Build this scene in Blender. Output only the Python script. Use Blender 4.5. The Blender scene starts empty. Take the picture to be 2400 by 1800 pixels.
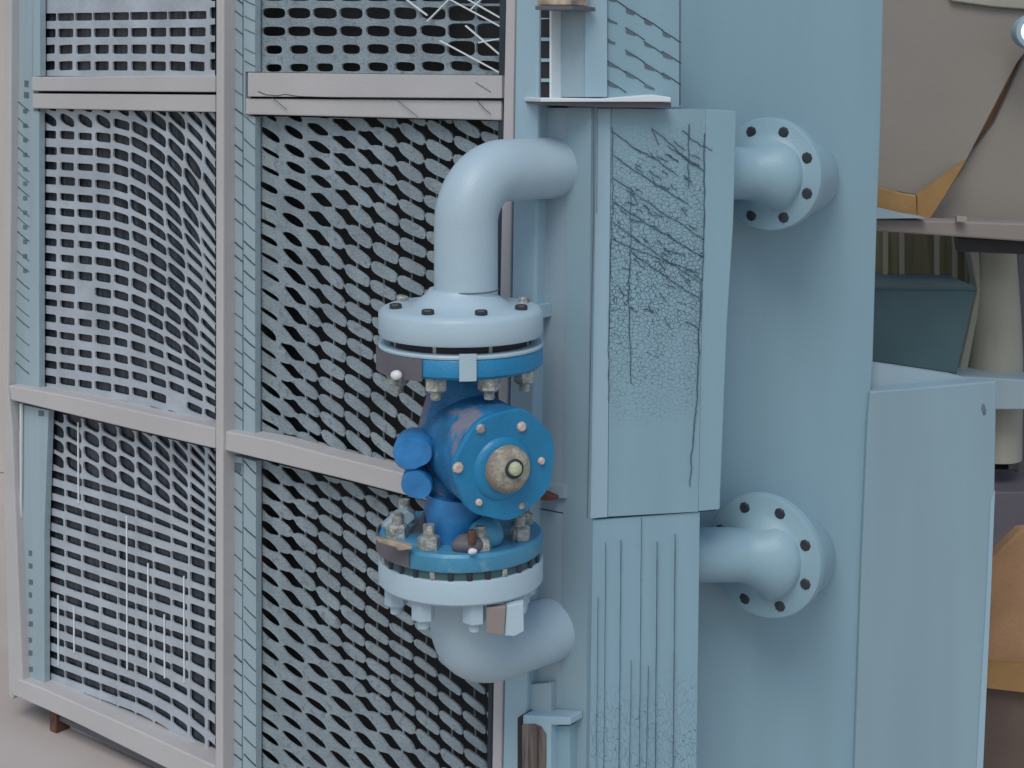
import bpy, bmesh, math, random
from mathutils import Vector, Matrix
random.seed(7)
S = bpy.context.scene
COL = S.collection
F = 3500.0; D = 3.5; HY = 200.0          # focal length in photo pixels, camera distance, eye-level row
CAM = Vector((0, -D, 0))
V = Vector

# ------------------------------------------------------------------ planes
def ray(px, py): return V(((px-1200)/F, 1.0, -(py-HY)/F))
class Plane:
    def __init__(s, o, d):
        s.o = V(o); s.d = V(d).normalized(); n = V((s.d.y, -s.d.x, 0)).normalized()
        if n.y > 0: n = -n
        s.n = n
    def pt(s, px, py, off=0.0):
        r = ray(px, py); o = s.o + s.n*off
        t = (o-CAM).dot(s.n)/r.dot(s.n)
        return CAM + r*t
def P(px, py, Y):
    return CAM + ray(px, py)*(D+Y)
L = Plane((0, 0, 0), (.789, -.614, 0))
K = L.pt(1376, 800)
R = Plane(K, (.971, .24, 0))

# ------------------------------------------------------------------ materials
def mat(name, col, rough=.5, metal=0., var=.06, vscale=6., bump=0., bscale=60., spots=None, spot_scale=9., spot_at=.58, emit=None, coat=0., streak=False):
    m = bpy.data.materials.new(name); m.use_nodes = True
    nt = m.node_tree; N = nt.nodes; b = N['Principled BSDF']
    b.inputs['Roughness'].default_value = rough; b.inputs['Metallic'].default_value = metal
    b.inputs['Coat Weight'].default_value = coat
    tc = N.new('ShaderNodeTexCoord')
    mp = N.new('ShaderNodeMapping'); nt.links.new(tc.outputs['Object'], mp.inputs['Vector'])
    if streak: mp.inputs['Scale'].default_value = (4, 4, .35)
    n = N.new('ShaderNodeTexNoise'); n.inputs['Scale'].default_value = vscale; n.inputs['Detail'].default_value = 6
    nt.links.new(mp.outputs['Vector'], n.inputs['Vector'])
    r = N.new('ShaderNodeValToRGB'); e = r.color_ramp.elements
    e[0].position = .3; e[1].position = .7
    e[0].color = tuple(c*(1-var) for c in col)+(1,); e[1].color = tuple(min(1, c*(1+var)) for c in col)+(1,)
    nt.links.new(n.outputs['Fac'], r.inputs['Fac']); out = r.outputs['Color']
    if spots:
        n2 = N.new('ShaderNodeTexNoise'); n2.inputs['Scale'].default_value = spot_scale; n2.inputs['Detail'].default_value = 7
        n2.inputs['Roughness'].default_value = .6
        nt.links.new(tc.outputs['Object'], n2.inputs['Vector'])
        r2 = N.new('ShaderNodeValToRGB'); r2.color_ramp.elements[0].position = spot_at; r2.color_ramp.elements[1].position = spot_at+.06
        r2.color_ramp.elements[0].color = (0, 0, 0, 1); r2.color_ramp.elements[1].color = (1, 1, 1, 1)
        nt.links.new(n2.outputs['Fac'], r2.inputs['Fac'])
        mx = N.new('ShaderNodeMix'); mx.data_type = 'RGBA'
        nt.links.new(r2.outputs['Color'], mx.inputs[0]); nt.links.new(out, mx.inputs[6]); mx.inputs[7].default_value = tuple(spots)+(1,)
        out = mx.outputs[2]
    nt.links.new(out, b.inputs['Base Color'])
    if bump:
        n3 = N.new('ShaderNodeTexNoise'); n3.inputs['Scale'].default_value = bscale; n3.inputs['Detail'].default_value = 5
        nt.links.new(tc.outputs['Object'], n3.inputs['Vector'])
        bp = N.new('ShaderNodeBump'); bp.inputs['Strength'].default_value = bump; bp.inputs['Distance'].default_value = .004
        nt.links.new(n3.outputs['Fac'], bp.inputs['Height']); nt.links.new(bp.outputs['Normal'], b.inputs['Normal'])
    if emit:
        b.inputs['Emission Color'].default_value = tuple(emit[:3])+(1,); b.inputs['Emission Strength'].default_value = emit[3]
    return m

CABC = (.26, .415, .495)
M = {}
M['cab'] = mat('pale_blue_paint', CABC, .48, var=.05, vscale=2.2, bump=.12, bscale=90, streak=True)
M['cab_light'] = mat('light_blue_paint', (.34, .50, .59), .45, var=.04, vscale=3, bump=.1, bscale=90, streak=True)
M['cab_grey'] = mat('grey_blue_paint', (.33, .44, .505), .5, var=.05, vscale=3, bump=.15, bscale=120, streak=True)
M['cab_green'] = mat('grey_green_paint', (.27, .40, .465), .5, var=.06, vscale=2, bump=.1, bscale=90, streak=True)
M['beige'] = mat('beige_frame_paint', (.51, .505, .505), .55, var=.05, vscale=4, bump=.2, bscale=110)
M['pink'] = mat('pinkish_post_paint', (.52, .50, .51), .5, var=.05, vscale=4, bump=.1)
M['strip'] = mat('blue_grey_sheet', (.34, .45, .50), .4, var=.08, vscale=4, bump=.12, streak=True)
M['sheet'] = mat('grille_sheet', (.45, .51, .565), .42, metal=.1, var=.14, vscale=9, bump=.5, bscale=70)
M['sheet_dark'] = mat('shaded_grille_sheet', (.26, .325, .36), .6, var=.16, vscale=11, bump=1., bscale=160, spots=(.20, .245, .28), spot_scale=50, spot_at=.56)  # mottled sheet, base colour darkened to carry the shading of the right panels
M['plate'] = mat('dull_grille_plate', (.25, .29, .325), .65, var=.22, vscale=16, bump=1., bscale=140)
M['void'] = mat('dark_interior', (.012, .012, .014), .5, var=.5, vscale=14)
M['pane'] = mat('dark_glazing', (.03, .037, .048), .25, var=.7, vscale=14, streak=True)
M['line'] = mat('dark_seam', (.03, .045, .06), .8, var=.2)
M['crack'] = mat('crack_shadow', (.085, .145, .19), .8, var=.3)
M['softline'] = mat('grey_seam', (.12, .16, .19), .8, var=.2)
M['pipe'] = mat('pale_pipe_paint', (.43, .57, .65), .42, var=.05, vscale=5, bump=.22, bscale=150)
M['nozzle'] = mat('pale_blue_pipe_paint', (.27, .43, .51), .42, var=.05, vscale=5, bump=.2, bscale=150)
M['blue'] = mat('blue_enamel', (.012, .22, .44), .42, var=.12, vscale=14, bump=.35, bscale=160, coat=.15, spots=(.10, .20, .30), spot_scale=16, spot_at=.66)
M['blue_worn'] = mat('worn_blue_casting', (.02, .18, .39), .55, var=.3, vscale=18, bump=1., bscale=130, spots=(.23, .24, .32), spot_scale=10, spot_at=.53)
M['blue_light'] = mat('faded_blue_enamel', (.07, .30, .48), .35, var=.15, vscale=10, bump=.2, bscale=120, spots=(.16, .38, .5), spot_scale=8, spot_at=.55)
M['lug'] = mat('blue_lug_paint', (.03, .21, .50), .4, var=.25, vscale=16, bump=.4)
M['bolt'] = mat('galvanised_bolt', (.42, .44, .40), .45, metal=.4, var=.5, vscale=70, bump=.8, bscale=200)
M['rust'] = mat('rusted_steel', (.12, .055, .04), .8, var=.5, vscale=30, bump=.6)
M['darkbolt'] = mat('dark_bolt', (.03, .035, .045), .5, var=.3, vscale=50)
M['hub'] = mat('cast_hub', (.36, .36, .29), .6, var=.35, vscale=60, bump=.8, bscale=200, spots=(.30, .24, .19), spot_scale=25, spot_at=.5)
M['button'] = mat('pale_brass', (.50, .55, .36), .45, var=.25, vscale=80, bump=.6, bscale=200)
M['screw'] = mat('bare_screw', (.60, .50, .45), .5, var=.3, vscale=60)
M['white'] = mat('white_paint', (.75, .77, .78), .35, var=.04)
M['ledge'] = mat('white_ledge', (.74, .82, .85), .4, var=.04)
M['wall'] = mat('beige_wall_plaster', (.55, .50, .46), .85, var=.05, vscale=1.5, bump=.2)
M['floor'] = mat('beige_concrete', (.50, .455, .43), .85, var=.07, vscale=2.5, bump=.3, bscale=30)
M['shed'] = mat('grey_brown_board', (.275, .255, .225), .8, var=.04, vscale=3, bump=.25, bscale=60)
M['ochre'] = mat('ochre_board', (.34, .20, .075), .75, var=.14, vscale=9, bump=.4, bscale=80)
M['orange'] = mat('orange_board', (.36, .21, .11), .8, var=.16, vscale=7, bump=.5, bscale=90, spots=(.29, .17, .09), spot_scale=14, spot_at=.62)
M['brown'] = mat('brown_board', (.13, .095, .08), .8, var=.1, vscale=8, bump=.3)
M['beam'] = mat('mauve_beam_paint', (.27, .235, .22), .65, var=.08, vscale=5, bump=.2)
M['olive'] = mat('olive_curtain', (.20, .19, .12), .8, var=.35, vscale=7, streak=True)
M['teal'] = mat('teal_bin_plastic', (.055, .12, .14), .5, var=.15, vscale=4)
M['cream'] = mat('cream_column_paint', (.36, .36, .30), .7, var=.1, vscale=3, streak=True)
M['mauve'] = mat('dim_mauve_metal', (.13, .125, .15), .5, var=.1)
M['dark'] = mat('near_black', (.02, .02, .025), .6, var=.2)
M['glow'] = mat('lit_lamp_face', (.9, .9, .9), .4, emit=(1, 1, 1, 1.6))
M['grime'] = mat('stained_timber', (.40, .34, .26), .7, var=.5, vscale=30, bump=.5)
M['window_brown'] = mat('brown_sight_glass', (.14, .12, .11), .25, var=.6, vscale=22, streak=True)

def cracked(name, col, zc, zr, scale, wf=.115):
    m = mat(name, col, .5, var=.06, vscale=3, streak=True); nt = m.node_tree; N = nt.nodes; lk = nt.links
    b = N['Principled BSDF']; src = b.inputs['Base Color'].links[0].from_socket
    tc = N.new('ShaderNodeTexCoord')
    nz = N.new('ShaderNodeTexNoise'); nz.inputs['Scale'].default_value = 22; nz.inputs['Detail'].default_value = 3
    lk.new(tc.outputs['Object'], nz.inputs['Vector'])
    ad = N.new('ShaderNodeVectorMath'); ad.operation = 'MULTIPLY_ADD'
    lk.new(nz.outputs['Color'], ad.inputs[0]); ad.inputs[1].default_value = (.03, .03, .03); lk.new(tc.outputs['Object'], ad.inputs[2])
    mp = N.new('ShaderNodeMapping'); mp.inputs['Scale'].default_value = scale; lk.new(ad.outputs[0], mp.inputs['Vector'])
    vo = N.new('ShaderNodeTexVoronoi'); vo.feature = 'DISTANCE_TO_EDGE'; vo.inputs['Scale'].default_value = 1
    lk.new(mp.outputs[0], vo.inputs['Vector'])
    # crack width: broad patches of old paint where the cracking is deep
    sx = N.new('ShaderNodeSeparateXYZ'); lk.new(tc.outputs['Object'], sx.inputs[0])
    mr = N.new('ShaderNodeMath'); mr.operation = 'SUBTRACT'; lk.new(sx.outputs['Z'], mr.inputs[0]); mr.inputs[1].default_value = zc
    ab = N.new('ShaderNodeMath'); ab.operation = 'ABSOLUTE'; lk.new(mr.outputs[0], ab.inputs[0])
    mm = N.new('ShaderNodeMapRange'); lk.new(ab.outputs[0], mm.inputs[0]); mm.inputs[1].default_value = zr*.15; mm.inputs[2].default_value = zr
    mm.inputs[3].default_value = 1; mm.inputs[4].default_value = 0
    n4 = N.new('ShaderNodeTexNoise'); n4.inputs['Scale'].default_value = 14; n4.inputs['Detail'].default_value = 4; lk.new(tc.outputs['Object'], n4.inputs['Vector'])
    mu = N.new('ShaderNodeMath'); mu.operation = 'MULTIPLY'; lk.new(mm.outputs[0], mu.inputs[0]); lk.new(n4.outputs['Fac'], mu.inputs[1])
    w = N.new('ShaderNodeMath'); w.operation = 'MULTIPLY'; lk.new(mu.outputs[0], w.inputs[0]); w.inputs[1].default_value = wf
    d = N.new('ShaderNodeMath'); d.operation = 'DIVIDE'; lk.new(vo.outputs['Distance'], d.inputs[0])
    mxm = N.new('ShaderNodeMath'); mxm.operation = 'MAXIMUM'; lk.new(w.outputs[0], mxm.inputs[0]); mxm.inputs[1].default_value = .0008
    lk.new(mxm.outputs[0], d.inputs[1])
    cl = N.new('ShaderNodeMapRange'); lk.new(d.outputs[0], cl.inputs[0]); cl.inputs[1].default_value = .4; cl.inputs[2].default_value = 1.0; cl.inputs[3].default_value = .12; cl.inputs[4].default_value = 1
    mx = N.new('ShaderNodeMix'); mx.data_type = 'RGBA'; lk.new(cl.outputs[0], mx.inputs[0]); mx.inputs[6].default_value = (.05, .12, .17, 1); lk.new(src, mx.inputs[7])
    lk.new(mx.outputs[2], b.inputs['Base Color'])
    bp = N.new('ShaderNodeBump'); bp.inputs['Strength'].default_value = .6; bp.inputs['Distance'].default_value = .004
    lk.new(cl.outputs[0], bp.inputs['Height']); lk.new(bp.outputs['Normal'], b.inputs['Normal'])
    return m

# ------------------------------------------------------------------ object helpers
WL = {}
def thing(name, label, cat, loc=(0, 0, 0), group=None):
    o = bpy.data.objects.new(name, None); COL.objects.link(o); o.location = loc; o.empty_display_size = .1
    o['label'] = label; o['category'] = cat
    if group: o['group'] = group
    WL[o.name] = V(loc); return o
def tag(o, label, cat, group=None):
    o['label'] = label; o['category'] = cat
    if group: o['group'] = group
    return o
def obj(name, bm, m, parent=None, smooth=False, label=None, bevel=0, kind=None):
    me = bpy.data.meshes.new(name)
    bmesh.ops.recalc_face_normals(bm, faces=bm.faces[:])
    off = WL[parent.name] if parent else V((0, 0, 0))
    if off.length: bmesh.ops.translate(bm, verts=bm.verts[:], vec=-off)
    bm.to_mesh(me); bm.free()
    o = bpy.data.objects.new(name, me); COL.objects.link(o); me.materials.append(m)
    if parent: o.parent = parent
    WL[o.name] = off
    if smooth:
        for p in me.polygons: p.use_smooth = True
        try: me.set_sharp_from_angle(angle=math.radians(38))
        except Exception: pass
    if bevel:
        b = o.modifiers.new('bevel', 'BEVEL'); b.width = bevel; b.segments = 2; b.limit_method = 'ANGLE'; b.angle_limit = math.radians(40)
    if label: o['label'] = label
    if kind: o['kind'] = kind
    return o
def absorb(o, bm, m):
    # surface marks belong to the part they lie on: same mesh, second material
    bmesh.ops.recalc_face_normals(bm, faces=bm.faces[:])
    off = WL[o.name]
    if off.length: bmesh.ops.translate(bm, verts=bm.verts[:], vec=-off)
    o.data.materials.append(m); mi = len(o.data.materials)-1
    for f in bm.faces: f.material_index = mi
    tmp = bpy.data.meshes.new('marks'); bm.to_mesh(tmp); bm.free()
    b2 = bmesh.new(); b2.from_mesh(o.data); b2.from_mesh(tmp); b2.to_mesh(o.data); b2.free(); bpy.data.meshes.remove(tmp)
def poly_prism(bm, pts, n, th):
    f = [bm.verts.new(p) for p in pts]; b = [bm.verts.new(p - n*th) for p in pts]; k = len(pts)
    bm.faces.new(f); bm.faces.new(b[::-1])
    for i in range(k): bm.faces.new((f[i], f[(i+1) % k], b[(i+1) % k], b[i]))
def prism(pl, px, off, th, bm=None):
    bm = bm or bmesh.new(); poly_prism(bm, [pl.pt(x, y, off) for x, y in px], pl.n, th); return bm
def rect(pl, x0, y0, x1, y1, off, th, bm=None):
    return prism(pl, [(x0, y0), (x1, y0), (x1, y1), (x0, y1)], off, th, bm)
def fprism(px, Y, th, bm=None):
    bm = bm or bmesh.new(); poly_prism(bm, [P(x, y, Y) for x, y in px], V((0, -1, 0)), th); return bm
def ribbon(bm, pl, pts, w, off, th=.002):
    # tapered thin strip following a polyline, laid on the plane
    for a in range(len(pts)-1):
        (x0, y0), (x1, y1) = pts[a], pts[a+1]
        l = math.hypot(x1-x0, y1-y0) or 1; nx, ny = -(y1-y0)/l, (x1-x0)/l
        w0 = w/2; w1 = w/2
        poly_prism(bm, [pl.pt(x0+nx*w0, y0+ny*w0, off), pl.pt(x1+nx*w1, y1+ny*w1, off), pl.pt(x1-nx*w1, y1-ny*w1, off), pl.pt(x0-nx*w0, y0-ny*w0, off)], pl.n, th)
def frame_of(ax):
    ax = V(ax).normalized(); u = ax.cross(V((0, 0, 1)))
    if u.length < .05: u = V((1, 0, 0))
    u.normalize(); return ax, u, ax.cross(u).normalized()
def lathe(bm, c, ax, prof, n=64, sx=1., ph=0.):
    c = V(c); ax, u, v = frame_of(ax); rings = []
    for h, r in prof:
        rings.append([bm.verts.new(c + ax*h + (u*math.cos(ph+2*math.pi*k/n)*sx + v*math.sin(ph+2*math.pi*k/n))*r) for k in range(n)])
    for a, b in zip(rings, rings[1:]):
        for k in range(n): bm.faces.new((a[k], a[(k+1) % n], b[(k+1) % n], b[k]))
    bm.faces.new(rings[0][::-1]); bm.faces.new(rings[-1]); return bm
def spline(pts, per=10):
    out = []; n = len(pts)
    for i in range(n-1):
        p0, p1, p2, p3 = pts[max(i-1, 0)], pts[i], pts[i+1], pts[min(i+2, n-1)]
        for k in range(per):
            t = k/per
            out.append(.5*((2*p1)+(p2-p0)*t+(2*p0-5*p1+4*p2-p3)*t*t+(3*p1-p0-3*p2+p3)*t**3))
    out.append(pts[-1]); return out
def sweep(bm, path, rad, n=48, up=None):
    prev = None; rings = []; u = None
    for i, p in enumerate(path):
        t = (path[min(i+1, len(path)-1)]-path[max(i-1, 0)]).normalized()
        if u is None: _, u, _ = frame_of(t)
        u = (u - t*u.dot(t)).normalized(); v = t.cross(u)
        r = rad(i/(len(path)-1)) if callable(rad) else rad
        rings.append([bm.verts.new(p+(u*math.cos(2*math.pi*k/n)+v*math.sin(2*math.pi*k/n))*r) for k in range(n)])
    for a, b in zip(rings, rings[1:]):
        for k in range(n): bm.faces.new((a[k], a[(k+1) % n], b[(k+1) % n], b[k]))
    bm.faces.new(rings[0][::-1]); bm.faces.new(rings[-1]); return bm
def arc(c, a, b, r, n=18):     # quarter bend: from c-b*r... start tangent a, end tangent b
    return [c + (-b)*r*math.cos(t*math.pi/2/n) + a*r*math.sin(t*math.pi/2/n) for t in range(n+1)]
def blob(bm, c, r, jitter=.12, sub=3, seed=1, q=None):
    rnd = random.Random(seed); res = bmesh.ops.create_icosphere(bm, subdivisions=sub, radius=1)
    ks = [(V((rnd.uniform(-1, 1), rnd.uniform(-1, 1), rnd.uniform(-1, 1))).normalized(), rnd.uniform(2, 4), rnd.uniform(0, 6)) for _ in range(5)]
    for v in res['verts']:
        d = v.co.copy(); s = 1+sum(jitter*.4*math.sin(k.dot(d)*f+o) for k, f, o in ks)
        w = V((d.x*r[0]*s, d.y*r[1]*s, d.z*r[2]*s))
        if q: w = q @ w
        v.co = V(c)+w
    return bm

# ------------------------------------------------------------------ perforated grille built cell by cell
NP = 16
def cell_ring(a, b, p, sh=0, cu=.5, cv=.5):
    pts = []
    for k in range(NP):
        t = 2*math.pi*(k+.5)/NP; c, s = math.cos(t), math.sin(t)
        u = a*math.copysign(abs(c)**(2/p), c); v = b*math.copysign(abs(s)**(2/p), s)
        pts.append((cu+u, cv+v+sh*u))
    return pts
def gap_ring(A, B, p):
    # what is left open between four rounded slats centred on the cell corners
    pts = []
    for k in range(NP):
        q = k//4; f_ = (k % 4)/3.; 
        if q % 2: f_ = 1-f_
        ph = math.pi/2*(1-f_); du = 1-A*math.cos(ph)**(2/p) if ph < 1.57 else 1.0; dv = 1-B*math.sin(ph)**(2/p) if ph > .001 else 1.0
        u = du if q in (0, 3) else 1-du; v = dv if q in (0, 1) else 1-dv
        pts.append((u, v))
    return pts
def mixed(h, A, B, p, m):
    if m <= 0: return h
    g = gap_ring(A, B, p)
    return [(a[0]*(1-m)+b[0]*m, a[1]*(1-m)+b[1]*m) for a, b in zip(h, g)]
def outer_ring():
    pts = []
    for k in range(NP):
        t = 2*math.pi*(k+.5)/NP; c, s = math.cos(t), math.sin(t); m = max(abs(c), abs(s)); pts.append((.5+.5*c/m, .5+.5*s/m))
    return pts
OR = outer_ring()
def grille(parent, pl, quad, f, ir, jr, hole, m, off=-.035, th=.006, label=None, name='grille_panel', mask=None):
    bm = bmesh.new(); cache = {}
    def vert(u, v, back=False):
        k = (round(u, 3), round(v, 3), back)
        if k not in cache:
            x, y = f(u, v); cache[k] = bm.verts.new(pl.pt(x, y, off-(th if back else 0)))
        return cache[k]
    # corners
    for i in range(*ir):
        for j in range(*jr):
            x, y = f(i+.5, j+.5)
            if x < quad[0][0]-90 or x > quad[1][0]+90 or y < min(quad[0][1], quad[1][1])-90 or y > max(quad[2][1], quad[3][1])+90: continue
            h = hole(i, j, x, y)
            ro = [vert(i+u, j+v) for u, v in OR]
            cs = [vert(i+a, j+b) for a, b in ((1, 1), (0, 1), (0, 0), (1, 0))]
            try:
                # corner fill triangles between ring points and the true corner
                q = NP//4
                for c_i in range(4):
                    k0 = c_i*q + q//2 - 1; k1 = k0+1
                    if OR[k0] != OR[k1]: bm.faces.new((ro[k0 % NP], cs[c_i], ro[k1 % NP]))
            except ValueError: pass
            if h is None:
                try: bm.faces.new(ro)
                except ValueError: pass
                continue
            ri = [bm.verts.new(pl.pt(*f(i+u, j+v), off)) for u, v in h]
            rb = [bm.verts.new(vv.co - pl.n*th) for vv in ri]
            for k in range(NP):
                try:
                    bm.faces.new((ro[k], ro[(k+1) % NP], ri[(k+1) % NP], ri[k]))
                    bm.faces.new((ri[k], ri[(k+1) % NP], rb[(k+1) % NP], rb[k]))
                except ValueError: pass
    qp = [pl.pt(x, y, off) for x, y in quad]; cen = sum(qp, V())/len(qp)
    for a in range(len(qp)):
        p, q2 = qp[a], qp[(a+1) % len(qp)]
        no = (q2-p).cross(pl.n).normalized()
        if no.dot(cen-p) > 0: no = -no
        bmesh.ops.bisect_plane(bm, geom=bm.verts[:]+bm.edges[:]+bm.faces[:], plane_co=p, plane_no=no, clear_outer=True)
    o = obj(name, bm, m, parent, label=label)
    return o

# ================================================================== SETTING
bm = bmesh.new(); bmesh.ops.create_grid(bm, x_segments=2, y_segments=2, size=14); bmesh.ops.translate(bm, verts=bm.verts, vec=(0, 2, -2.0))
obj('floor', bm, M['floor'], kind='structure')
bm = bmesh.new(); poly_prism(bm, [V((-7, 4.2, -1.996)), V((9, 4.2, -1.996)), V((9, 4.2, 2.6)), V((-7, 4.2, 2.6))], V((0, -1, 0)), .2)
o = obj('back_wall', bm, M['wall']); tag(o, 'pale beige wall far behind the grille housing, seen in a strip at the left edge', 'wall')

# ================================================================== GRILLE HOUSING (left)
H = thing('grille_housing', 'large beige framed housing with six perforated grille panels beside the blue valve', 'housing', L.pt(500, 1800))
# interior shell
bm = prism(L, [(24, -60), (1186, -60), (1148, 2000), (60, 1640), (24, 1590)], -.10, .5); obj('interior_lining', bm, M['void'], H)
OBJ = lambda n, bm, m, **k: obj(n, bm, m, H, **k)
# posts and rails
OBJ('post', prism(L, [(506, -60), (524, -60), (521, 1900), (504, 1900)], .035, .10), M['beige'], bevel=.004)
OBJ('post', prism(L, [(9, -60), (27, -60), (24, 500), (19, 905), (28, 1010), (52, 1600), (28, 1640), (20, 1628), (4, 1000), (6, 500)], .02, .10), M['beige'], bevel=.004)
OBJ('rail', prism(L, [(74, 180), (504, 177), (504, 216), (74, 213)], .008, .06), M['beige'], bevel=.003)
OBJ('rail', prism(L, [(76, 219), (504, 222), (504, 263), (76, 254)], .002, .06), M['beige'], bevel=.003)
RAIL = OBJ('rail', prism(L, [(581, 170), (1176, 177), (1176, 230), (581, 226)], .008, .06), M['beige'], bevel=.003)
OBJ('rail', prism(L, [(575, 231), (1174, 236), (1174, 282), (575, 268)], .002, .06), M['beige'], bevel=.003)
OBJ('rail', prism(L, [(19, 903), (180, 932), (350, 970), (504, 1003), (504, 1052), (350, 1016), (180, 975), (26, 938)], .024, .08), M['beige'], bevel=.004)
OBJ('rail', prism(L, [(523, 1010), (640, 1032), (760, 1064), (1150, 1160), (1150, 1212), (1000, 1174), (800, 1122), (523, 1055)], .024, .08), M['beige'], bevel=.004)
OBJ('rail', prism(L, [(42, 1592), (100, 1614), (300, 1702), (504, 1796), (504, 1860), (400, 1806), (200, 1706), (110, 1664), (24, 1627)], .024, .08), M['beige'], bevel=.004)
OBJ('foot', prism(L, [(117, 1660), (132, 1666), (132, 1722), (117, 1718)], -.01, .09), M['rust'])
# side strips
def strip(px, lines, wins, off=-.008):
    s = OBJ('side_sheet', prism(L, px, off, .02), M['strip'])
    if lines:
        b = bmesh.new()
        for pts, w in lines: ribbon(b, L, pts, w, off+.002)
        absorb(s, b, M['line'])
    if wins:
        for x, y, w, h in wins: obj('small_slot', prism(L, [(x, y), (x+w, y+h*.12), (x+w, y+h*1.05), (x, y+h)], off+.0015, .004), M['softline'], s)
ln = []
rnd = random.Random(3)
for k in range(22):
    y = 230+k*34+rnd.uniform(-8, 8)
    if y < 860: ln.append(([(28, y), (40, y+10), (56, y+25), (68, y+34)], .35 if k % 3 else .9))
strip([(28, -60), (76, -60), (78, 260), (92, 262), (92, 918), (21, 903), (25, 500)], ln, [(57, 188, 9, 15), (56, 215, 11, 14)]+[(54, 255+k*34, 9, 10) for k in range(12)])
strip([(76, -60), (94, -60), (94, 178), (76, 180)], [], [])
strip([(31, 944), (114, 962), (104, 1250), (104, 1613), (92, 1609), (48, 1590)], [([(44, 948), (47, 1220)], .8)], [(67, 1290+k*34-(4 if k % 2 else 0), 7 + (k % 3), 12) for k in range(10)]+[(90, 962, 12, 13)])
OBJ('edge_trim', prism(L, [(45.5, 946), (50, 946), (48, 1230), (46.5, 1230)], .002, .006), M['white'])
def diag(x0, x1, ya, yb, step, slope, w=1.6):
    out = []; y = ya
    while y < yb:
        s = slope*rnd.uniform(.85, 1.1)
        pts = [(x0+(x1-x0)*t, y+(x1-x0)*s*1.45*(t+.05*math.sin(3*t))) for t in (0, .33, .66, 1)]
        out.append((pts, w*rnd.choice((.35, .6, 1)))); y += step*rnd.uniform(.8, 1.5)
    return out
strip([(527, -60), (568, -60), (568, 1017), (524, 1008)], diag(527, 568, -30, 960, 37, .62, 1.8), [])
strip([(571, -60), (598, -60), (598, 168), (575, 168), (575, 270), (598, 274), (598, 1022), (571, 1017)], diag(571, 597, 270, 960, 37, .6, 1.6)+diag(572, 597, 0, 150, 33, .35, 1), [])
strip([(523, 1062), (568, 1073), (566, 1900), (520, 1900)], diag(523, 566, 1075, 1850, 41, .72, 1.7), [(545, 1083, 20, 24)])
strip([(571, 1074), (600, 1082), (600, 1900), (569, 1900)], diag(571, 599, 1080, 1850, 41, .7, 1.6), [])
# glazed backing behind the left grilles
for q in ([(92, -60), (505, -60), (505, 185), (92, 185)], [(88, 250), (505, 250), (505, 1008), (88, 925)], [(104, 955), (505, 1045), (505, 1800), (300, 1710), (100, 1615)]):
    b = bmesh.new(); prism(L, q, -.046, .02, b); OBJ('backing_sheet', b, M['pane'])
b = bmesh.new()
# --- top left
def fTL(i, j):
    x = 92 + i*40.5 + i*i*.35; y = 165 - 38*(4-j) + .006*(x-95)*(j-4) + 6*math.sin(i*.7)*0
    return x, y-34
def hTL(i, j, x, y):
    r = random.Random(i*77+j)
    if x > 470: return cell_ring(.36, .33, 8) if x > 480 else None
    if j == 0: return None
    if j <= 1: return cell_ring(.50-.02, .24, 10, cv=.62)
    if j == 2: return cell_ring(.44, .27, 9, cv=.6)
    return cell_ring(.40+r.uniform(-.02, .02), .28, 9, sh=.02*(i-4), cv=.6)
grille(H, L, [(95, -60), (504, -60), (504, 180), (95, 178)], fTL, (-1, 12), (-3, 6), hTL, M['sheet'], label='top left grille panel with neat rectangular openings')
# --- middle left
def fML(i, j):
    x = 94 + i*42; xx = max(0, x-230)/270.
    bend = 1.0-.8*min(1, max(0, (j-5)/13.))
    y = 262 + j*35.7 + (x-94)*(.03+.006*j) + 150*bend*xx**2.2
    x2 = x + 7*math.sin(j*.7+i*.3)*xx
    return x2, y
def hML(i, j, x, y):
    r = random.Random(i*31+j*7); xx = min(1, max(0, x-200)/260.)
    if y < 288 and x < 340: return cell_ring(.42, .34, 2.6, sh=.55)
    if x > 455: return cell_ring(.44, .30, 5, sh=.1)
    if r.random() < .015: return None
    p = 7-4.2*xx
    kk = xx*(1 if j < 14 else .4)
    return cell_ring(min(.49, .41+.08*kk+r.uniform(-.03, .05)), .26+.18*kk+r.uniform(-.03, .03), 7-4.4*kk, sh=.02+.2*kk, cv=.5+r.uniform(-.04, .04))
grille(H, L, [(92, 255), (504, 264), (504, 1004), (350, 968), (180, 930), (92, 915)], fML, (-1, 12), (-9, 24), hML, M['sheet'], label='middle left grille panel whose openings bend downwards to the right')
# --- bottom left
def fBL(i, j):
    x = 112 + i*41.5; xx = max(0, x-300)/200.; tj = max(0, 6-j)/6.
    y = 985 + j*35.2 + (x-112)*(.26+.006*j) + 80*tj*xx**1.5 + 70*max(0, (j-12)/6.)*xx**2
    return x-2, y
def hBL(i, j, x, y):
    r = random.Random(i*13+j*5); xx = min(1, max(0, x-260)/220.)
    top = y < 1075+(x-112)*.42
    if x > 462: return cell_ring(.42, .33, 7, sh=.05)
    if top: return cell_ring(.46, .41, 3.2, sh=.3)
    w = .48+r.choice((0, .008, .012, .012, -.05))
    if r.random() < .01: return None
    return cell_ring(min(w, .494), .27+r.uniform(-.04, .03), 8-4*xx*(.3 if y < 1400 else .9), sh=.02)
grille(H, L, [(112, 963), (504, 1054), (504, 1795), (300, 1701), (104, 1614)], fBL, (-1, 11), (-5, 26), hBL, M['sheet'], label='bottom left grille panel with long slit openings')
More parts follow.
